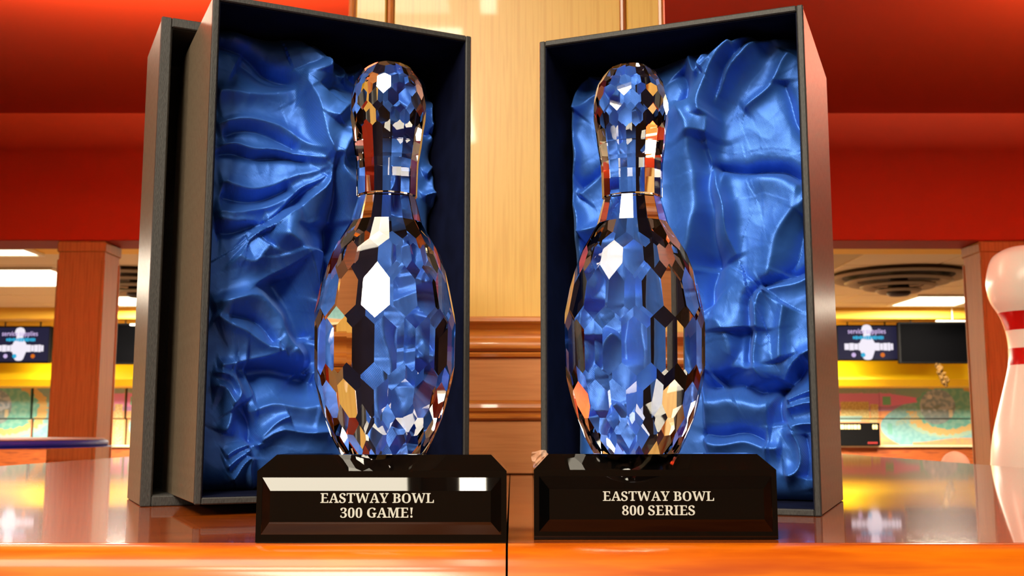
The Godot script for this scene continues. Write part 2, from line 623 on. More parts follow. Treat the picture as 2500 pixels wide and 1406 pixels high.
func boxes() -> void:
	var W := 0.2135
	var D := 0.185
	var th := 0.0045
	var rim_w := 0.005
	var folds_left := [
		[14, 9, 24, "2,368 41,383 64,379 82,362 100,336"],
		[-9, 6, 7, "5,360 25,356 48,344 76,333"],
		[20, 60, 7, "70,346 83,316 95,286 100,271 96,251 77,228 46,205"],
		[6, 8, 10, "4,314 36,323 76,330"],
		[7, 7, 13, "4,291 37,297 67,291 100,274"],
		[-5, 5, 6, "11,282 43,288 77,278"],
		[6, 5, 6, "7,273 47,275 74,272 99,271"],
		[-6, 4, 5, "8,267 44,269 85,268"],
		[6, 9, 6, "8,242 38,243 71,251 99,269"],
		[-6, 6, 6, "10,231 39,234 72,244"],
		[6, 8, 7, "7,218 39,224 72,238 95,259"],
		[-8, 7, 6, "9,203 27,206 52,213"],
		[8, 8, 14, "9,212 39,213 51,206"],
		[13, 16, 9, "53,206 73,196 94,175 106,149 110,119"],
		[7, 10, 10, "27,188 40,182 53,199"],
		[-7, 14, 14, "60,170 71,144 88,118"],
		[15, 8, 26, "8,143 38,152 58,146 72,121 91,93"],
		[6, 7, 6, "12,135 39,120 65,113"],
		[-6, 5, 5, "23,135 48,130 62,117"],
		[7, 6, 9, "13,98 43,102 69,113"],
		[-10, 10, 12, "30,94 63,96 96,88"],
		[8, 5, 5, "10,90 26,87 33,76 25,68"],
		[9, 6, 7, "9,79 22,76 27,59 23,43"],
		[-9, 9, 9, "31,68 41,52 45,36"],
		[9, 7, 14, "39,60 57,67 83,66 110,72"],
		[6, 4, 5, "48,41 64,52 73,57"],
		[6, 4, 6, "47,36 70,47 110,45"],
		[7, 3.5, 3.5, "43,37 31,30 23,25"],
		[7, 3.5, 3.5, "45,33 33,23 24,17"],
		[7, 3.5, 3.5, "45,27 36,16 29,8"],
		[7, 4, 4, "47,27 45,13 50,-0"],
		[-16, 9, 9, "102,276 106,234 109,186 105,152"],
		[11, 8, 10, "140,305 119,292 108,269 116,253 141,237"],
		[-8, 6, 6, "141,282 121,278 112,271"],
		[9, 9, 9, "136,323 111,314 99,300"],
		[-8, 8, 8, "132,336 107,335 93,324"],
		[8, 5, 5, "84,371 91,358 93,340"],
		[7, 4, 5, "103,368 114,356 112,343"],
		[8, 5, 4, "139,382 132,365 121,348"],
		[-7, 4, 4, "121,375 119,362"],
		[8, 5, 5, "161,377 173,360 177,335"],
		[11, 13, 5, "191,378 202,348 196,323 207,289 200,261 207,229 204,196 201,157"],
		[-8, 5, 5, "188,329 194,311 201,312"],
		[6, 4, 4, "191,271 200,279 205,287"],
		[6, 4, 4, "189,249 201,255 205,243"],
		[8, 12, 12, "127,222 143,175 154,120 159,72"],
		[8, 10, 10, "178,226 175,169 187,107 180,55"],
		[-7, 8, 8, "160,225 165,155 171,86"],
		[-13, 22, 22, "72,238 86,219 93,192"],
		[-16, 24, 20, "60,173 74,151 92,121 101,95"],
		[-14, 18, 18, "40,89 69,91 103,85"],
		[-9, 10, 12, "22,347 49,337 76,329"],
		[-12, 16, 16, "103,220 107,173 105,118"],
	]
	var folds_right := [
		[-12, 14, 14, "120,293 122,238 122,184"],
		[-14, 14, 16, "146,136 142,110 125,94"],
		[22, 8, 60, "197,373 162,356 137,330 127,300 127,268 136,230 147,192"],
		[-12, 6, 6, "182,372 152,356 136,333 129,306"],
		[9, 7, 8, "169,369 141,354 126,331 123,304"],
		[-13, 5, 7, "126,268 149,263 172,265 204,251"],
		[7, 6, 16, "131,261 162,259 200,246"],
		[-6, 5, 9, "186,336 190,310 205,280"],
		[5, 6, 6, "193,358 178,335 154,311"],
		[8, 10, 14, "205,242 185,221 173,199 170,168"],
		[-7, 10, 9, "204,219 193,200 184,177"],
		[13, 13, 15, "99,324 110,300 116,269 118,238 106,198 96,158"],
		[-10, 9, 9, "124,286 126,238 127,197 121,144"],
		[-14, 7, 5, "165,168 153,151 151,123 154,102"],
		[15, 7, 24, "169,165 158,145 157,116 162,93"],
		[-9, 6, 6, "166,167 185,176 203,183"],
		[6, 6, 7, "166,163 188,169 205,176"],
		[10, 14, 20, "121,157 136,130 138,100"],
		[8, 9, 9, "182,154 175,132 177,109"],
		[-18, 11, 9, "112,89 141,91 167,86 199,104"],
		[12, 16, 26, "111,76 141,78 173,74"],
		[9, 6, 6, "202,115 186,107 176,93"],
		[8, 4, 4, "206,85 189,82 179,77"],
		[8, 4, 4, "207,74 191,74 180,70"],
		[7, 4, 4, "206,61 191,61 182,57"],
		[-10, 6, 6, "175,90 175,74 177,58"],
		[10, 5, 6, "182,58 187,39 185,25 174,21"],
		[-7, 5, 5, "191,54 193,33 191,18"],
		[8, 6, 8, "199,55 201,33 205,10"],
		[-9, 6, 6, "114,50 140,52 166,47"],
		[7, 6, 8, "114,45 146,45 175,41"],
		[10, 5, 13, "10,369 8,337 6,316 9,283 6,254 10,232 9,183"],
		[7, 5, 6, "13,365 28,355 41,354"],
		[6, 6, 6, "7,327 20,340 35,342"],
		[-8, 5, 6, "11,264 27,274 40,287"],
		[6, 6, 8, "12,253 31,270 42,272"],
		[9, 6, 9, "10,221 23,224 34,227"],
		[-7, 6, 6, "10,211 26,210 37,216"],
		[9, 4, 5, "108,365 111,351 117,342 120,351 128,359"],
		[7, 6, 6, "121,344 135,355 152,363"],
		[-8, 6, 6, "100,352 107,337 106,323"],
		[6, 9, 9, "72,348 74,284 70,228 62,159 68,95"],
		[7, 10, 10, "38,230 33,181 26,126 39,65"],
		[-7, 9, 9, "52,257 51,180 47,112"],
		[8, 10, 8, "96,138 82,111 88,81"],
	]
	# the left box stands in its own lid, turned to the right
	var H := 0.3845
	var a := 0.4378
	var u := Vector3(cos(a), 0, -sin(a))
	var b := Vector3(-sin(a), 0, -cos(a))
	var near := V(-0.2282, 0.0086, 0.78)
	var t := thing("presentation_box", "open blue satin-lined gift box on the left, standing in its lid", "gift box", near + u * W / 2 + b * D / 2, a, "satin-lined presentation boxes")
	open_box(t, W, H, D, th, rim_w, true)
	var wi := W - 2 * th - 0.003
	var hi := H - 2 * th - 0.003
	var sheet := satin(wi * 1000, hi * 1000, folds_left, 11, func(x, y):
		var e: float = minf(y, (hi * 1000) - y)
		return -22.0 * exp(-e / 7.0) - 26.0 * exp(-(wi * 1000 - x) / 5.0) - 10.0 * smoothstep(90, 130, x) + 6.0 * smoothstep(60, 0, x) - 14.0 * smoothstep(hi * 1000 - 55.0, hi * 1000, y) * smoothstep(70, 110, x))
	put("satin_lining", sheet, M.satin, t, Vector3(0, th + 0.0015, D / 2 - 0.058))
	# its lid: a shallower tray pushed over the back of the box
	var LW := W + 0.048
	var LD := 0.11
	var lid := thing("box_lid", "shallow brown lid the left gift box is pushed back into", "box lid", V(-0.2282, 0.0004, 0.78) + u * (W / 2 - 0.0005) + b * (0.115 + LD / 2), a)
	open_box(lid, LW, 0.412, LD, 0.008, 0.007, false)
	# the right box, turned to the left
	H = 0.383
	a = -0.3815
	u = Vector3(cos(a), 0, -sin(a))
	b = Vector3(-sin(a), 0, -cos(a))
	near = V(0.2214, 0.0004, 0.7777)
	t = thing("presentation_box", "open blue satin-lined gift box on the right, without a lid behind", "gift box", near - u * W / 2 + b * D / 2, a, "satin-lined presentation boxes")
	open_box(t, W, H, D, th, rim_w, true)
	hi = H - 2 * th - 0.003
	var sheet2 := satin(wi * 1000, hi * 1000, folds_right, 23, func(x, y):
		var e: float = minf(y, (hi * 1000) - y)
		return -22.0 * exp(-e / 7.0) - 26.0 * exp(-x / 5.0) + 12.0 * smoothstep(110, 175, x) * smoothstep(40, 110, y) - 12.0 * smoothstep(hi * 1000 - 45.0, hi * 1000, y) * smoothstep(110, 70, x))
	put("satin_lining", sheet2, M.satin, t, Vector3(0, th + 0.0015, D / 2 - 0.058))

func counters() -> void:
	# two lengths of counter that meet in a joint in front of the column; bull-nosed front edge
	var joint := -0.0028
	for side in [-1.0, 1.0]:
		var t := thing("worktop", "glossy orange varnished wood counter top %s of the joint" % ("left" if side < 0.0 else "right"), "counter", Vector3.ZERO, 0.0, "counter tops")
		var st := mb()
		var x0: float = joint + side * 0.0006
		var x1: float = -0.855 if side < 0.0 else 0.818
		var nose := []
		var R := 0.026
		for k in 13:
			var q := PI / 2 - PI * k / 12.0
			nose.append(Vector2(-0.597 + 0.020 * cos(q) , -R + R * sin(q)))
		var front := [Vector2(-0.66, -0.0002), Vector2(-0.604, -0.0002)]
		front.append_array(nose)
		front.append(Vector2(-0.66, -2 * R))
		sweep_x(st, front, minf(x0, x1), maxf(x0, x1))
		put("front_edge", st, M.counter_edge, t)
		# the slab behind, its far edge running back towards the column
		var sl := mb()
		var far0 := -3.4
		var far1 := -3.4
		var top := [Vector3(x0, 0, -0.6602), Vector3(x1, 0, -0.6602), Vector3(x1, 0, far1), Vector3(x0, 0, far0)]
		var bot := []
		for p in top: bot.append(p - Vector3(0, 2 * R, 0))
		poly(sl, top, Vector3.UP)
		# the veneer laps over the edge strip
		poly(sl, [Vector3(x0, 0, -0.604), Vector3(x1, 0, -0.604), Vector3(x1, 0, -0.6602), Vector3(x0, 0, -0.6602)], Vector3.UP)
		poly(sl, [Vector3(x0, 0, -0.604), Vector3(x1, 0, -0.604), Vector3(x1, -0.0002, -0.604), Vector3(x0, -0.0002, -0.604)], Vector3.BACK)
		poly(sl, bot, Vector3.DOWN)
		for i in 4:
			var g := (i + 1) % 4
			var n: Vector3 = (top[g] - top[i]).cross(Vector3.UP).normalized()
			if n.dot((top[i] + top[g]) / 2 - (top[0] + top[2]) / 2) < 0.0: n = -n
			poly(sl, [top[i], top[g], bot[g], bot[i]], n)
		put("slab", sl, M.counter, t)
	var cb := thing("cabinet", "plain wooden front under the counter top", "cabinet")
	put("front_panel", span(-0.80, 0.765, -1.05, -0.053, 0.64, 0.68, 0.003), M.cherry, cb)
	for sx in [-0.80, 0.765]: put("side_panel", span(sx - 0.02, sx + 0.02, -1.05, -0.053, 0.68, 3.28, 0.003), M.cherry, cb)
	put("rear_panel", span(-0.80, 0.765, -1.05, -0.053, 3.28, 3.32, 0.003), M.cherry, cb)

func column() -> void:
	var d := 1.483
	var t := thing("panelled_column", "pale maple panelled column between the two gift boxes", "column", V(0, 0.0004, d))
	var xl := -0.2385
	var xr := 0.2205
	var top := 1.421
	put("core", box_of(Vector3((xl + xr) / 2, top / 2, -0.125), Vector3(xr - xl - 0.004, top, 0.22), 0.002), M.maple, t)
	var rail := 0.216
	# flat upper panel, stiles at both sides, beads between them
	put("upper_panel", box_of(Vector3((-0.171 + 0.157) / 2, (rail + top) / 2, -0.008), Vector3(0.328, top - rail, 0.014), 0.001), M.maple, t)
	put("stile", box_of(Vector3(-0.2045, (rail + top) / 2, -0.006), Vector3(0.044, top - rail, 0.018), 0.002), M.maple, t)
	put("stile", box_of(Vector3(0.1905, (rail + top) / 2, -0.006), Vector3(0.048, top - rail, 0.018), 0.002), M.maple, t)
	for x in [-0.1770, 0.1610]:
		var b := mb()
		tube(b, [Vector3(x, rail, -0.004), Vector3(x, top, -0.004)], 0.0052, 10)
		put("bead", b, M.maple_bead, t)
	for x in [-0.2322, 0.2162]:
		var b := mb()
		tube(b, [Vector3(x, rail, -0.001), Vector3(x, top, -0.001)], 0.0058, 10)
		put("corner_bead", b, M.maple_bead, t)
	# chair rail: a cap over an ogee
	var cap := [Vector2(-0.02, 0.216), Vector2(0.016, 0.216), Vector2(0.019, 0.214), Vector2(0.0195, 0.209), Vector2(0.016, 0.205), Vector2(0.008, 0.200), Vector2(0.005, 0.193), Vector2(0.006, 0.187), Vector2(0.011, 0.182),
		Vector2(0.013, 0.177), Vector2(0.012, 0.172), Vector2(0.007, 0.1685), Vector2(-0.02, 0.1685)]
	var st := mb()
	sweep_x(st, cap, xl - 0.006, xr + 0.006)
	put("chair_rail", st, M.maple_trim, t)
	var sb := mb()
	sweep_x(sb, [Vector2(-0.02, 0.168), Vector2(0.0045, 0.168), Vector2(0.0065, 0.165), Vector2(0.0045, 0.161), Vector2(0.001, 0.160), Vector2(-0.02, 0.160)], xl, xr)
	put("rail_bead", sb, M.maple_trim, t)
	put("middle_panel", box_of(Vector3((xl + xr) / 2, 0.130, -0.010), Vector3(xr - xl, 0.060, 0.018), 0.001), M.maple_low, t)
	var lb := mb()
	sweep_x(lb, [Vector2(-0.02, 0.1005), Vector2(0.002, 0.1005), Vector2(0.002, 0.097), Vector2(0.008, 0.095), Vector2(0.0095, 0.0905), Vector2(0.008, 0.086), Vector2(0.004, 0.084), Vector2(0.004, 0.081), Vector2(0.007, 0.079), Vector2(0.007, 0.076), Vector2(0.003, 0.073), Vector2(-0.02, 0.073)], xl - 0.003, xr + 0.003)
	put("base_moulding", lb, M.maple_trim, t)
	put("plinth", box_of(Vector3((xl + xr) / 2, 0.0365, -0.009), Vector3(xr - xl, 0.072, 0.02), 0.001), M.maple_low, t)

func far_columns() -> void:
	for side in [-1.0, 1.0]:
		var x0: float = -1.945 if side < 0.0 else 2.010
		var w := 0.197
		var t := thing("wood_column", "reddish wood column seen at the %s of the photo" % ("left edge, behind the blue-edged table" if side < 0.0 else "right edge, behind the white pin"), "column", V(x0 + w / 2, -1.05, 4.60), 0.0, "wood columns under the red beam")
		put("shaft", box_of(Vector3(0, 0.955, 0), Vector3(w, 1.91, 0.18), 0.006), M.cherry, t)
		var c := mb()
		bx(c, Vector3(0, 1.885, 0), Vector3(w + 0.012, 0.048, 0.19), 0.005)
		put("capital", c, M.cherry, t)
		var cb := mb()
		for sx in [-1.0, 1.0]:
			for sz in [-1.0, 1.0]:
				bx(cb, Vector3(sx * (w / 2 - 0.004), 0.93, sz * 0.086), Vector3(0.016, 1.80, 0.016), 0.004)
		put("corner_bead", cb, M.cherry, t)

func standing_pin() -> void:
	# a big display pin that stands lower than the counter, beyond its right edge
	var t := thing("bowling_pin", "big white bowling pin with two red neck stripes at the right edge", "bowling pin", V(0.977, -0.1555, 2.0))
	var k := 0.000769
	var p := smooth_profile([Vector2(60, 0), Vector2(66, 6), Vector2(78, 32), Vector2(99, 92), Vector2(108, 150), Vector2(107, 199), Vector2(99, 265), Vector2(79, 343), Vector2(57, 425),
		Vector2(52, 470), Vector2(55, 514), Vector2(67, 557), Vector2(87, 595), Vector2(94, 635), Vector2(90, 670), Vector2(79, 702), Vector2(60, 718), Vector2(34, 728), Vector2(0, 732)], 6)
	for i in p.size(): p[i] = p[i] * k
	var st := mb()
	lathe(st, p, 64)
	put("body", st, M.pin_white, t)
	for band in [[436.0, 478.0], [520.0, 566.0]]:
		var q := []
		var lo: float = band[0] * k
		var hi: float = band[1] * k
		for i in p.size() - 1:
			for s in 4:
				var v: Vector2 = p[i].lerp(p[i + 1], s / 4.0)
				if v.y >= lo and v.y <= hi: q.append(v + Vector2(0.0005, 0))
		var s2 := mb()
		lathe(s2, q, 64)
		put("red_stripe", s2, M.pin_red, t)

func plastic_scrap() -> void:
	# crumpled bit of clear film on the right trophy's corner
	var r := RandomNumberGenerator.new()
	r.seed = 4
	var st := mb()
	var g := []
	for j in 6:
		for i in 5:
			g.append(Vector3(i * 0.0022 - 0.0044 + r.randf_range(-0.0008, 0.0008), j * 0.0020 + r.randf_range(-0.0006, 0.0006), r.randf_range(-0.0025, 0.0025)))
	for j in 5:
		for i in 4:
			var a: Vector3 = g[j * 5 + i]
			var b: Vector3 = g[j * 5 + i + 1]
			var c: Vector3 = g[(j + 1) * 5 + i + 1]
			var e: Vector3 = g[(j + 1) * 5 + i]
			for tr in [[a, b, c], [a, c, e]]:
				var n: Vector3 = (tr[1] - tr[0]).cross(tr[2] - tr[0]).normalized()
				poly(st, tr, n if n.z > 0.0 else -n)
	var m := mat(Color(0.92, 0.72, 0.60, 0.30), 0.2)
	m.transparency = BaseMaterial3D.TRANSPARENCY_ALPHA
	var o := put("film_scrap", st, m, null, V(0.0165, 0.0395, 0.648))
	tag(o, "crumpled scrap of clear film clinging to the corner of the 800 series trophy", "plastic scrap")

# ---------- the bowling alley beyond ----------
func P(x: float, y: float, d: float) -> Vector3:
	# the place at distance d that the camera (0, 0.063, 0), pitched up 7.494 degrees, sees at that point of a 2500 x 1406 frame
	var X := (x - 1250.0) / 2600.0
	var Y := (703.0 - y) / 2600.0
	var c := 0.99146
	var s := 0.13041
	var t := d / (c - s * Y)
	return V(X * t, 0.063 + (c * Y + s) * t, d)

func rect_at(x0: float, x1: float, y0: float, y1: float, d: float) -> Array:
	var a := P(x0, y1, d)
	var b := P(x1, y0, d)
	return [a.x, b.x, a.y, b.y]

func mural_colour(lx: float, ly: float) -> Color:
	# one repeat of the painted mural: 460 wide, 148 high, y downwards
	var n := fold_noise.get_noise_2d(lx / 14.0, ly / 14.0)
	var n2 := fold_noise.get_noise_2d(lx / 5.0 + 30.0, ly / 5.0)
	var c := Color(0.93, 0.60, 0.40).lerp(Color(0.95, 0.66, 0.36), clampf(0.5 + n, 0, 1))
	if ly < 62.0: c = Color(0.66, 0.48, 0.72).lerp(Color(0.84, 0.52, 0.74), clampf((50.0 - ly) / 20.0, 0, 1))
	if ly < 18.0 + 3.0 * n: c = Color(0.47, 0.62, 0.57).lerp(Color(0.55, 0.66, 0.62), clampf(0.5 + n2, 0, 1))
	var xw := lx if lx > 100.0 else lx + 460.0
	# teal field with its tip at the left, round the ball
	var up := 98.0 - 74.0 * sqrt(clampf((xw - 233.0) / 110.0, 0, 1))
	var low := 98.0 + 58.0 * sqrt(clampf((xw - 233.0) / 70.0, 0, 1))
	if xw > 310.0: low = minf(low, 133.0 + 6.0 * cos((xw - 310.0) / 40.0))
	if xw > 233.0 and ly > up and ly < low: c = Color(0.42, 0.70, 0.72).lerp(Color(0.50, 0.76, 0.76), clampf(0.5 + n, 0, 1))
	if ly < 40.0 and xw > 270.0: c = c.lerp(Color(0.46, 0.66, 0.62), 0.9)
	# magenta bar that points at the ball, with its green square
	if xw < 326.0 and absf(ly - 34.0) < 17.0 - 12.0 * clampf((xw - 250.0) / 76.0, 0, 1): c = Color(0.83, 0.50, 0.76).lerp(Color(0.92, 0.44, 0.70), clampf((xw - 230.0) / 90.0, 0, 1))
	if xw > 238.0 and xw < 258.0 and ly > 25.0 and ly < 47.0: c = Color(0.36, 0.73, 0.58)
	# gold ring and the teal within it
	var q := Vector2((xw - 396.0) / 94.0, (ly - 52.0) / 62.0)
	var r := q.length() + 0.06 * n
	if r < 1.08 and not (xw < 352.0 and ly < 62.0): c = Color(0.86, 0.70, 0.38).lerp(Color(0.80, 0.72, 0.42), clampf(0.5 + n2, 0, 1))
	if r < 0.84: c = Color(0.36, 0.72, 0.66).lerp(Color(0.48, 0.78, 0.70), clampf(0.4 + n, 0, 1))
	if r >= 1.08 and r < 1.22 and ly > 90.0: c = Color(0.62, 0.80, 0.70)
	# pale smoke trailing from the ball
	if xw > 270.0 and xw < 372.0 and absf(ly - (92.0 - (xw - 270.0) * 0.42)) < 5.0 + (xw - 270.0) * 0.13: c = c.lerp(Color(0.66, 0.74, 0.62), clampf(0.55 + n2, 0, 1))
	# the ball
	var b := Vector2(xw - 371.0, ly - 50.0)
	if b.length() < 43.0:
		c = Color(0.48, 0.62, 0.72).lerp(Color(0.68, 0.77, 0.82), clampf(0.4 + 1.3 * n, 0, 1))
		if b.y > 6.0 + 14.0 * n: c = c.lerp(Color(0.42, 0.52, 0.46), 0.55)
		if (b - Vector2(-18, -24)).length() < 6.0: c = Color(0.86, 0.90, 0.92)
		if b.x > 26.0 and b.y > 8.0 and b.x < 36.0 and b.y < 28.0: c = Color(0.80, 0.78, 0.62)
	# glittering yellow block
	if lx > 205.0 and lx < 0.0: pass
	if xw > 134.0 and xw < 204.0 and ly > 38.0 and ly < 82.0: c = Color(0.84, 0.80, 0.50).lerp(Color(0.72, 0.66, 0.36), clampf(0.5 + 1.4 * n2, 0, 1))
	if xw > 206.0 and xw < 226.0 and ly > 44.0: c = Color(0.86, 0.80, 0.55).lerp(Color(0.76, 0.66, 0.36), clampf(0.5 + 1.4 * n2, 0, 1))
	if xw > 130.0 and xw < 186.0 and ly > 74.0 and ly < 86.0: c = Color(0.55, 0.74, 0.70)
	if xw > 250.0 and xw < 262.0 and ly > 90.0 and ly < 118.0 : c = c.lerp(Color(0.36, 0.70, 0.62), 0.8)
	return c

func mural() -> void:
	var t := thing("mural", "painted mural of a ball, pink bars and teal swirls above the lanes", "mural", V(0, -0.15, 12.0))
	fold_noise.seed = 3
	var im := Image.create(920, 296, false, Image.FORMAT_RGBA8)
	for y in 296:
		for x in 920:
			var c := mural_colour(x / 2.0, y / 2.0)
			im.set_pixel(x, y, c.lerp(Color.WHITE, 0.16))
	var tex := ImageTexture.create_from_image(im)
	var m := mat(Color.WHITE, 0.7)
	m.albedo_texture = tex
	var gap := 0.012
	for k in range(-2, 12):
		var x0 := 77.0 + 230.0 * k
		for row in [[942.0, 1022.0], [1022.0, 1090.0]]:
			var q := rect_at(x0, x0 + 230.0, row[0], row[1], 12.0)
			var st := mb()
			var w: float = q[1] - q[0] - gap
			var h: float = q[3] - q[2] - gap
			var c := V((q[0] + q[1]) / 2, (q[2] + q[3]) / 2, 12.0)
			var body := mb()
			bx(body, Vector3(0, 0, -0.02), Vector3(w, h, 0.036), 0.0)
			# front sheet with the print
			var u0 := 0.5 * float(posmod(k, 2))
			var v0: float = (row[0] - 942.0) / 148.0
			var v1: float = (row[1] - 942.0) / 148.0
			var pts := [Vector3(-w / 2, -h / 2, 0), Vector3(w / 2, -h / 2, 0), Vector3(w / 2, h / 2, 0), Vector3(-w / 2, h / 2, 0)]
			var uvs := [Vector2(u0, v1), Vector2(u0 + 0.5, v1), Vector2(u0 + 0.5, v0), Vector2(u0, v0)]
			for i in [0, 2, 1, 0, 3, 2]:
				st.set_normal(Vector3.BACK)
				st.set_uv(uvs[i])
				st.add_vertex(pts[i])
			# edges share the sheet's own print colour at one corner
			for e in 4:
				var g := (e + 1) % 4
				var back := Vector3(0, 0, -0.036)
				var n: Vector3 = (pts[g] - pts[e]).cross(back).normalized()
				if n.dot(pts[e] + pts[g]) < 0.0: n = -n
				var ring4 := [pts[e], pts[g], pts[g] + back, pts[e] + back]
				var fl: bool = (ring4[1] - ring4[0]).cross(ring4[2] - ring4[0]).dot(n) > 0.0
				for i in ([0, 2, 1, 0, 3, 2] if fl else [0, 1, 2, 0, 2, 3]):
					st.set_normal(n)
					st.set_uv(uvs[e].lerp(uvs[(e + 2) % 4], 0.02))
					st.add_vertex(ring4[i])
			put("panel", st, m, t, c - t.position)

func television(label: String, x0: float, x1: float, y0: float, y1: float, d: float, on: bool) -> void:
	var q := rect_at(x0, x1, y0, y1, d)
	var w: float = q[1] - q[0]
	var h: float = q[3] - q[2]
	var t := thing("hanging_screen", label, "television", V((q[0] + q[1]) / 2, q[2], d), 0.0, "screens over the lanes")
	put("housing", box_of(Vector3(0, h / 2, -0.03), Vector3(w, h, 0.07), 0.01), M.black, t)
	for s in [-0.3, 0.3]:
		var r := mb()
		tube(r, [Vector3(s * w, h - 0.02, -0.03), Vector3(s * w, 1.262 - q[2], -0.03)], 0.008, 8)
		put("hanger_rod", r, M.dark_grey, t)
	var f := 0.0065
	if not on:
		put("screen", box_of(Vector3(0, h / 2, f - 0.002), Vector3(w - 0.03, h - 0.03, 0.004)), mat(Color(0.004, 0.004, 0.006), 0.8, 0.0, 0.08), t)
		return
	var scr := put("screen", box_of(Vector3(0, h / 2, f - 0.002), Vector3(w - 0.03, h - 0.03, 0.004)), glow(Color(0.16, 0.15, 0.26), 0.8, Color(0.015, 0.015, 0.02)), t)
	var white := glow(Color(0.98, 0.95, 1.0), 0.95, Color(0.02, 0.02, 0.02))
	var lilac := glow(Color(0.86, 0.76, 0.96), 0.9, Color(0.02, 0.02, 0.02))
	var cyan := glow(Color(0.20, 0.72, 0.90), 0.9, Color(0.02, 0.02, 0.02))
	var px := w / 152.0
	# the pin-shaped flash behind the words
	var g := mb()
	var prof := smooth_profile([Vector2(0, -42), Vector2(9, -40), Vector2(14, -30), Vector2(20, -10), Vector2(17, 2), Vector2(10, 14), Vector2(9, 22), Vector2(13, 31), Vector2(9, 41), Vector2(0, 44)], 4)
	var pts := []
	for v in prof: pts.append(Vector3(v.x, v.y, 0) * px)
	for i in range(prof.size() - 2, 0, -1): pts.append(Vector3(-prof[i].x, prof[i].y, 0) * px)
	var flat := PackedVector2Array()
	for v in pts: flat.append(Vector2(v.x, v.y))
	var idx := Geometry2D.triangulate_polygon(flat)
	for k in range(0, idx.size(), 3): poly(g, [pts[idx[k]], pts[idx[k + 1]], pts[idx[k + 2]]], Vector3.BACK)
	put("picture", g, white, scr, Vector3(-2 * px, h / 2, f + 0.001))
	var font := SystemFont.new()
	font.font_names = PackedStringArray(["Droid Sans"])
	font.font_weight = 700
	for row in [["service supplies", 92.0, 27.0, lilac], ["", 74.0, 12.0, cyan], ["", 116.0, -10.0, white]]:
		if row[0] != "":
			var tm := TextMesh.new()
			tm.text = row[0]
			tm.font = font
			tm.font_size = 48
			tm.pixel_size = 0.001
			tm.depth = 0.02
			var o := put("picture", tm, row[3], scr, Vector3(-2 * px, h / 2 + float(row[2]) * px, f + 0.003))
			var s: float = row[1] * px / tm.get_aabb().size.x
			o.scale = Vector3(s, s * 1.25, 0.01)
		else:
			# a line too blurred to read: a row of rounded strokes
			var b := mb()
			var rr := RandomNumberGenerator.new()
			rr.seed = 9
			var x: float = -row[1] / 2.0
			var tall: float = 8.0 if row[3] == cyan else 17.0
			while x < row[1] / 2.0:
				var ww := rr.randf_range(3.5, 6.5) * (1.0 if row[3] == cyan else 1.9)
				bx(b, Vector3((x + ww / 2) * px, h / 2 + float(row[2]) * px, f + 0.003), Vector3((ww - 0.8) * px, (tall + rr.randf_range(-2.0, 2.0)) * px, 0.002), 0.0008)
				x += ww
			put("picture", b, row[3], scr)
	var dots := [[-36.0, lilac], [-13.0, cyan], [34.0, glow(Color(0.90, 0.45, 0.08), 0.9, Color(0.02, 0.02, 0.02))]]
	for v in dots:
		var dd := mb()
		poly(dd, ring(Vector3(float(v[0]) * px, h / 2 - 30.0 * px, f + 0.003), Vector3.BACK, 5.5 * px, 16), Vector3.BACK)
		put("picture", dd, v[1], scr)

func ceiling_lamp(label: String, x: float, d: float, w: float, l: float, y: float, e: float, lit := true) -> void:
	var t := thing("ceiling_light", label, "ceiling light", V(x, y, d), 0.0, "ceiling lights")
	var fr := mb()
	var b := 0.025
	bx(fr, Vector3(-w / 2 - b / 2, -0.012, 0), Vector3(b, 0.022, l + 2 * b), 0.004)
	bx(fr, Vector3(w / 2 + b / 2, -0.012, 0), Vector3(b, 0.022, l + 2 * b), 0.004)
	bx(fr, Vector3(0, -0.012, l / 2 + b / 2), Vector3(w, 0.022, b), 0.004)
	bx(fr, Vector3(0, -0.012, -l / 2 - b / 2), Vector3(w, 0.022, b), 0.004)
	put("frame", fr, M.lamp_frame, t)
	put("diffuser", box_of(Vector3(0, -0.009, 0), Vector3(w, 0.012, l)), M.lamp, t)
	if lit: area(V(x, y - 0.03, d), Vector2(w, l), e, Color(1.0, 0.95, 0.86), V(x, y - 2.0, d))

# a strip lamp on two rods that shines down and up
func pendant(label: String, x: float, d: float, y: float, down: float, up: float) -> void:
	var t := thing("pendant_lamp", label, "pendant lamp", V(x, y, d), 0.0, "pendant strip lamps")
	put("housing", box_of(Vector3(0, 0, 0), Vector3(1.2, 0.035, 0.14), 0.006), M.lamp_frame, t)
	put("lower_tube", box_of(Vector3(0, -0.0235, 0), Vector3(1.16, 0.012, 0.10)), M.lamp, t)
	put("upper_tube", box_of(Vector3(0, 0.0235, 0), Vector3(1.16, 0.012, 0.10)), M.lamp, t)
	for sx in [-0.5, 0.5]:
		var r := mb()
		tube(r, [Vector3(sx, 0.017, 0), Vector3(sx, 1.422 - y, 0)], 0.006, 8)
		put("rod", r, M.lamp_frame, t)
	area(V(x, y - 0.04, d), Vector2(1.16, 0.1), down, Color(1.0, 0.95, 0.86), V(x, y - 2.0, d))
	area(V(x, y + 0.04, d), Vector2(1.16, 0.1), up, Color(1.0, 0.95, 0.86), V(x, y + 2.0, d))

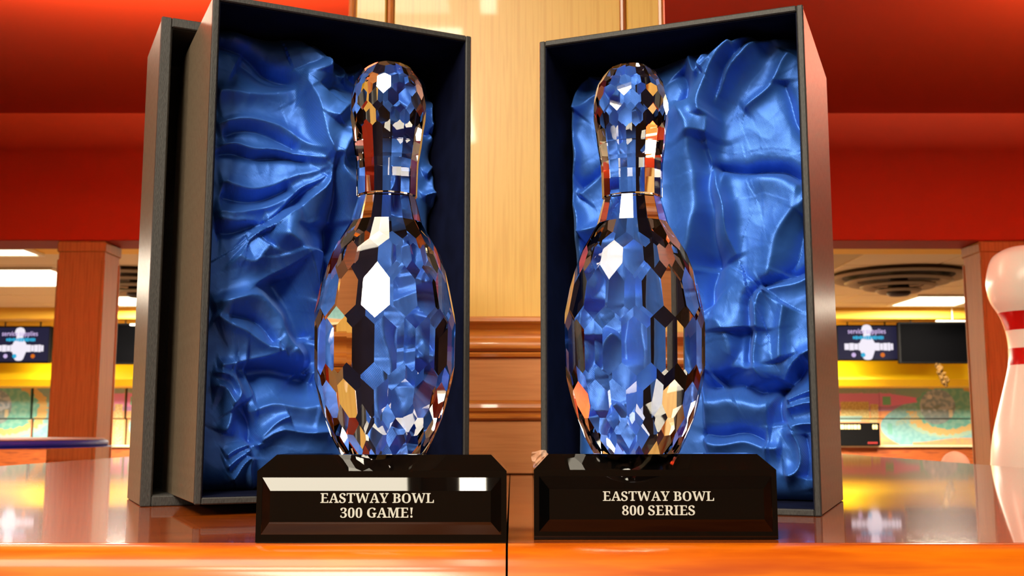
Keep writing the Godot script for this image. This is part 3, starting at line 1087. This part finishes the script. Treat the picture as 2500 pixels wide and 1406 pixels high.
func diffuser(label: String, x: float, d: float, y: float, r: float) -> void:
	var t := thing("air_diffuser", label, "air vent", V(x, y - 0.012, d), 0.0, "round air diffusers")
	var c := mb()
	lathe(c, [Vector2(0.0, -0.01), Vector2(r * 0.98, -0.01), Vector2(r * 0.98, -0.001)], 40)
	put("dark_throat", c, M.vent_dark, t)
	for k in 4:
		var ro := r * (1.0 - 0.22 * k)
		var yy := -0.025 - 0.035 * k
		var s := mb()
		lathe(s, [Vector2(ro - 0.10, yy + 0.012), Vector2(ro - 0.03, yy - 0.012), Vector2(ro, yy + 0.006), Vector2(ro - 0.015, yy + 0.016), Vector2(ro - 0.10, yy + 0.018)], 40)
		put("cone_ring", s, M.vent, t)
	var hub := mb()
	lathe(hub, [Vector2(0, -0.17), Vector2(0.07, -0.165), Vector2(0.09, -0.15), Vector2(0.07, -0.02)], 32)
	put("hub", hub, M.vent_dark, t)

func alley() -> void:
	# tiled ceiling over the lanes
	var cy := 1.263
	struct_("ceiling", span(-6.5, 6.5, cy + 0.02, cy + 0.15, 4.70, 13.2), M.grid)
	var ce := struct_("ceiling", span(-6.5, 6.5, cy + 0.008, cy + 0.02, 4.70, 10.6), M.grid)
	for j in 6:
		for i in 14:
			var x := -4.9 + i * 0.7
			if absf(x) < 2.6: continue
			var d := 7.22 + j * 0.6
			if d > 10.4: continue
			put("ceiling_tile", box_of(V(x, cy + 0.004, d + 0.29), Vector3(0.685, 0.012, 0.585), 0.004), M.tile, ce)
	struct_("trim_3", span(-6.5, 6.5, cy - 0.03, cy + 0.03, 5.6, 7.14, 0.005), M.yellow_paint)
	# stepped bulkheads above the far wall
	var q := rect_at(0, 100, 748, 778, 10.6)
	struct_("trim_4", span(-6.5, 6.5, q[2], cy + 0.03, 10.6, 11.5, 0.01), M.yellow_paint)
	q = rect_at(0, 100, 770, 892, 11.5)
	struct_("trim_5", span(-6.5, 6.5, q[2], cy + 0.03, 11.5, 11.6), M.green_paint)
	# rounded yellow band under the screens
	q = rect_at(0, 100, 878, 942, 11.3)
	var h: float = q[3] - q[2]
	var prof := [Vector2(-12.0, q[3]), Vector2(-11.40, q[3])]
	for k in 9:
		var an := PI / 2 - PI * 0.42 * k / 8.0
		prof.append(Vector2(-11.42 + 0.14 * cos(an), q[3] - h + h * sin(an)))
	prof.append(Vector2(-11.36, q[2]))
	prof.append(Vector2(-12.0, q[2]))
	var st := mb()
	sweep_x(st, prof, -6.5, 6.5)
	struct_("trim_6", st, M.yellow_gloss)
	mural()
	# ledge under the mural
	q = rect_at(0, 100, 1089, 1200, 11.7)
	struct_("trim_7", span(-6.5, 6.5, -1.05, q[3], 11.7, 12.2, 0.01), M.ledge)
	struct_("trim_8", span(-6.5, 6.5, q[3] - 0.012, q[3] + 0.012, 11.66, 11.72, 0.006), M.tile)
	television("lit advertising screen at the left edge of the photo, left of the wood column", -25, 125, 796, 886, 10.9, true)
	television("blank black screen just left of the left gift box's lid", 268, 430, 789, 889, 10.75, false)
	television("lit advertising screen just right of the right gift box", 2044, 2193, 793, 880, 10.9, true)
	television("blank black screen right of the lit advertising screen, near the white pin", 2197, 2360, 786, 887, 10.7, false)
	diffuser("round stepped air diffuser in the tiled ceiling at the right", 3.02, 8.25, cy, 0.52)
	diffuser("round stepped air diffuser in the tiled ceiling beside the left column", -2.95, 8.35, cy, 0.52)
	ceiling_lamp("large blown-out ceiling light at the left edge over the lanes", -3.95, 8.4, 0.95, 0.95, cy, 30.0)
	ceiling_lamp("narrow ceiling light left above the others, cut by the red bulkhead", -3.45, 6.95, 0.55, 0.25, cy - 0.032, 8.0)
	ceiling_lamp("ceiling light between the left column and the left gift box", -3.62, 9.95, 0.40, 0.75, cy, 36.0)
	ceiling_lamp("elongated ceiling light above the blank screen at the right", 4.00, 9.95, 0.62, 0.75, cy, 28.0)
	for x in [-2.2, 0.1, 2.2]: ceiling_lamp("ceiling light over the lanes hidden behind the %s" % ("left gift box" if x < -1.0 else ("right gift box" if x > 1.0 else "column")), x, 9.9, 0.6, 1.2, cy, 50.0)
	# small strip lights right above the screens
	for s in [["small strip lamp above the blank screen at the right", 2285.0, 2366.0, 782.0, 785.5], ["small strip lamp above the blank screen at the left", 318.0, 352.0, 791.0, 795.0]]:
		q = rect_at(s[1], s[2], s[3], s[4], 10.5)
		var t := thing("strip_lamp", s[0], "lamp", V((q[0] + q[1]) / 2, q[2], 10.5), 0.0, "strip lamps above the screens")
		put("glowing_tube", box_of(Vector3(0, (q[3] - q[2]) / 2, 0), Vector3(q[1] - q[0], q[3] - q[2], 0.03), 0.004), glow(Color(1, 0.95, 0.82), 1.6), t)
		var rod := mb()
		tube(rod, [Vector3(0, q[3] - q[2], 0), Vector3(0, 1.262 - q[2], 0)], 0.005, 6)
		put("stem", rod, M.lamp_frame, t)
	# brown cloth garland hanging below the blank screen at the right
	q = rect_at(2278, 2312, 888, 938, 10.75)
	var gar := mb()
	var rr := RandomNumberGenerator.new()
	rr.seed = 12
	for k in 26:
		var f := k / 25.0
		var c := V(lerpf(q[0] + 0.04, q[1] - 0.03, f) + rr.randf_range(-0.02, 0.02), lerpf(q[3], q[2], f), 10.72 + rr.randf_range(-0.02, 0.02))
		var s := rr.randf_range(0.02, 0.045)
		bx(gar, Vector3.ZERO, Vector3(s * 1.6, s, s * 0.7), s * 0.3, Transform3D(Basis.from_euler(Vector3(rr.randf() * 3.0, rr.randf() * 3.0, rr.randf() * 3.0)), c))
	tag(put("garland", gar, mat(Color(0.27, 0.19, 0.08), 0.9, 0.0, 0.2)), "brown leafy garland hanging below the blank screen at the right", "garland")
	# white shade peeping out beside the lid
	q = rect_at(318, 348, 926, 952, 11.0)
	var sh := mb()
	lathe(sh, [Vector2(0.012, 0.0), Vector2(0.03, 0.02), Vector2(0.07, 0.075), Vector2(0.062, 0.10), Vector2(0.0, 0.108)], 24)
	tag(put("light_shade", sh, mat(Color(0.92, 0.88, 0.70), 0.5), null, V((q[0] + q[1]) / 2, q[2], 11.24)), "small cream shade against the yellow band beside the left box lid", "lamp shade")
	# dark sign with glowing letters left of the mural's ball
	q = rect_at(2040, 2146, 1032, 1088, 11.62)
	var sg := thing("dark_sign", "black sign with small cream letters under the mural beside the right box", "sign", V((q[0] + q[1]) / 2, q[2], 11.62))
	var sw: float = q[1] - q[0]
	var shh: float = q[3] - q[2]
	put("panel", box_of(Vector3(0, shh / 2, 0), Vector3(sw, shh, 0.05), 0.006), M.black, sg)
	var letters := mb()
	var x := -sw / 2 + 0.02
	while x < sw / 2 - 0.04:
		var lw := rr.randf_range(0.025, 0.05)
		if not (x > 0.02 and x < 0.12): bx(letters, Vector3(x + lw / 2, shh - 0.045, 0.027), Vector3(lw - 0.008, 0.045, 0.006), 0.002)
		x += lw
	put("lettering", letters, mat(Color(0.92, 0.84, 0.58), 0.6), sg).set_meta("kind", "stuff")
	var red := mb()
	for k in 5: bx(red, Vector3(sw / 2 - 0.13 + k * 0.022, 0.03, 0.027), Vector3(0.015, 0.02, 0.006), 0.002)
	put("lettering", red, mat(Color(0.55, 0.08, 0.06), 0.6), sg).set_meta("kind", "stuff")
	# table with a blue edge beyond the counter, at the left
	var bt := thing("round_table", "round table with a bright blue edge behind the counter at the left", "table", V(-1.93, -1.05, 3.62))
	var top := mb()
	lathe(top, smooth_profile([Vector2(0, 1.050), Vector2(0.520, 1.050), Vector2(0.533, 1.053), Vector2(0.537, 1.062), Vector2(0.533, 1.071), Vector2(0.520, 1.074)], 3), 64)
	put("blue_edge", top, M.blue_edge, bt)
	var tt := mb()
	lathe(tt, [Vector2(0.525, 1.0741), Vector2(0.525, 1.077), Vector2(0.515, 1.079), Vector2(0, 1.079)], 64)
	put("table_top", tt, M.table_top, bt)
	for k in 3:
		var an := TAU * k / 3.0 + 1.05
		var leg := mb()
		tube(leg, [Vector3(sin(an) * 0.40, 0.0, cos(an) * 0.40), Vector3(sin(an) * 0.24, 1.052, cos(an) * 0.24)], 0.02, 10)
		put("leg", leg, M.black, bt)
	# lower side shelf beyond the counter's right edge: the display pin and a white cloth stand on it
	var sf := thing("side_shelf", "brown wooden shelf lower than the counter along its right side", "shelf", V(1.25, -1.05, 2.3))
	put("board", box_of(Vector3(0, 0.8785, 0), Vector3(0.74, 0.03, 1.5), 0.004), M.ledge, sf)
	for sz in [-0.65, 0.65]: put("bracket", box_of(Vector3(0, 0.4315, sz), Vector3(0.60, 0.862, 0.04), 0.004), M.ledge, sf)
	var nk := mb()
	lathe(nk, smooth_profile([Vector2(0.030, 0.0), Vector2(0.034, 0.03), Vector2(0.030, 0.10), Vector2(0.033, 0.135), Vector2(0.024, 0.155), Vector2(0.010, 0.164), Vector2(0, 0.166)], 3), 9)
	tag(put("folded_cloth", nk, mat(Color(0.93, 0.86, 0.74), 0.8), null, V(1.027, -0.1560, 2.5), 0.4), "folded white cloth peeping over the counter edge left of the white pin", "cloth")

func room() -> void:
	struct_("floor", span(-6.7, 6.7, -1.25, -1.05, -4.2, 13.4), M.floor)
	struct_("wall_left", span(-6.7, -6.5, -1.05, 1.6, -4.2, 13.4), M.wall)
	struct_("wall_right", span(6.5, 6.7, -1.05, 1.6, -4.2, 13.4), M.wall)
	struct_("wall_front", span(-6.5, 6.5, -1.05, 1.6, -4.2, -4.0), M.wall)
	struct_("wall_back", span(-6.5, 6.5, -1.05, 1.45, 12.25, 12.4), M.wall)
	struct_("ceiling", span(-6.5, 6.5, 1.423, 1.6, 1.75, 4.5), M.red)
	struct_("ceiling", span(-6.5, 6.5, 1.423, 1.6, -4.0, 1.75), M.cream)
	var q := rect_at(0, 100, 260, 587, 4.5)
	struct_("trim_1", span(-6.5, 6.5, q[2], 1.6, 4.5, 4.72, 0.004), M.red)

func _ready() -> void:
	# camera
	var cam := Camera3D.new()
	cam.name = "camera"
	add_child(cam, true)
	cam.position = Vector3(0, 0.063, 0)
	cam.rotation.x = deg_to_rad(7.494)
	cam.fov = 30.26
	cam.near = 0.02
	cam.far = 60.0
	var at := CameraAttributesPhysical.new()
	at.frustum_focal_length = 44.38
	at.frustum_focus_distance = 0.66
	at.exposure_aperture = 30.0
	at.frustum_near = 0.02
	at.frustum_far = 60.0
	cam.attributes = at
	cam.current = true
	# environment: an indoor scene, the sky outside plays no part
	var we := WorldEnvironment.new()
	we.name = "environment"
	var e := Environment.new()
	e.background_mode = Environment.BG_COLOR
	e.background_color = Color(0.0, 0.0, 0.0)
	e.tonemap_mode = Environment.TONE_MAPPER_LINEAR
	e.tonemap_exposure = 1.0
	e.sdfgi_enabled = true
	e.ssao_enabled = true
	e.ssil_enabled = true
	we.environment = e
	add_child(we, true)
	make_materials()
	M.maple_low = wood(Color(0.75, 0.48, 0.28), Color(0.79, 0.52, 0.31), Vector3(1.2, 26, 26), 0.34, 0.35, 17)
	# fluorescent panels in the red ceiling on the camera's side
	var cy := 1.423
	ceiling_lamp("ceiling light straight above the left trophy, outside the photo", -0.75, -0.06, 1.1, 0.55, cy, 3.2)
	ceiling_lamp("small square ceiling light above the joint, outside the photo", -0.075, -0.06, 0.05, 0.55, cy, 0.4)
	ceiling_lamp("ceiling light behind the camera, nearest large one", -0.42, -1.42, 0.5, 0.95, cy, 12.0)
	ceiling_lamp("narrow ceiling light just behind the camera, outside the photo", -0.42, -0.56, 0.5, 0.2, cy, 1.8)
	ceiling_lamp("ceiling light far left behind the camera", -2.6, -1.6, 0.62, 1.2, cy, 7.0)
	ceiling_lamp("ceiling light far right behind the camera", 2.6, -1.6, 0.62, 1.2, cy, 3.0)
	pendant("pendant strip lamp above the left counter, outside the photo", -1.0, 2.6, 1.22, 1.0, 38.0)
	pendant("pendant strip lamp above the right counter, outside the photo", 2.3, 2.6, 1.22, 1.2, 34.0)
	room()
	counters()
	column()
	boxes()
	var lb := V(-0.0725, 0, 0.626)
	var rb := V(0.0820, 0, 0.643)
	trophy("crystal pin trophy on the left, black base lettered 300 GAME", lb, V(-0.0758, 0, 0.633), -0.018, "EASTWAY BOWL", 0.0625, "300 GAME!", 0.0398, -0.0018)
	trophy("crystal pin trophy on the right, black base lettered 800 SERIES", rb, V(0.0732, 0, 0.636), 0.105, "EASTWAY BOWL", 0.0630, "800 SERIES", 0.0412, 0.001)
	plastic_scrap()
	standing_pin()
	far_columns()
	alley()
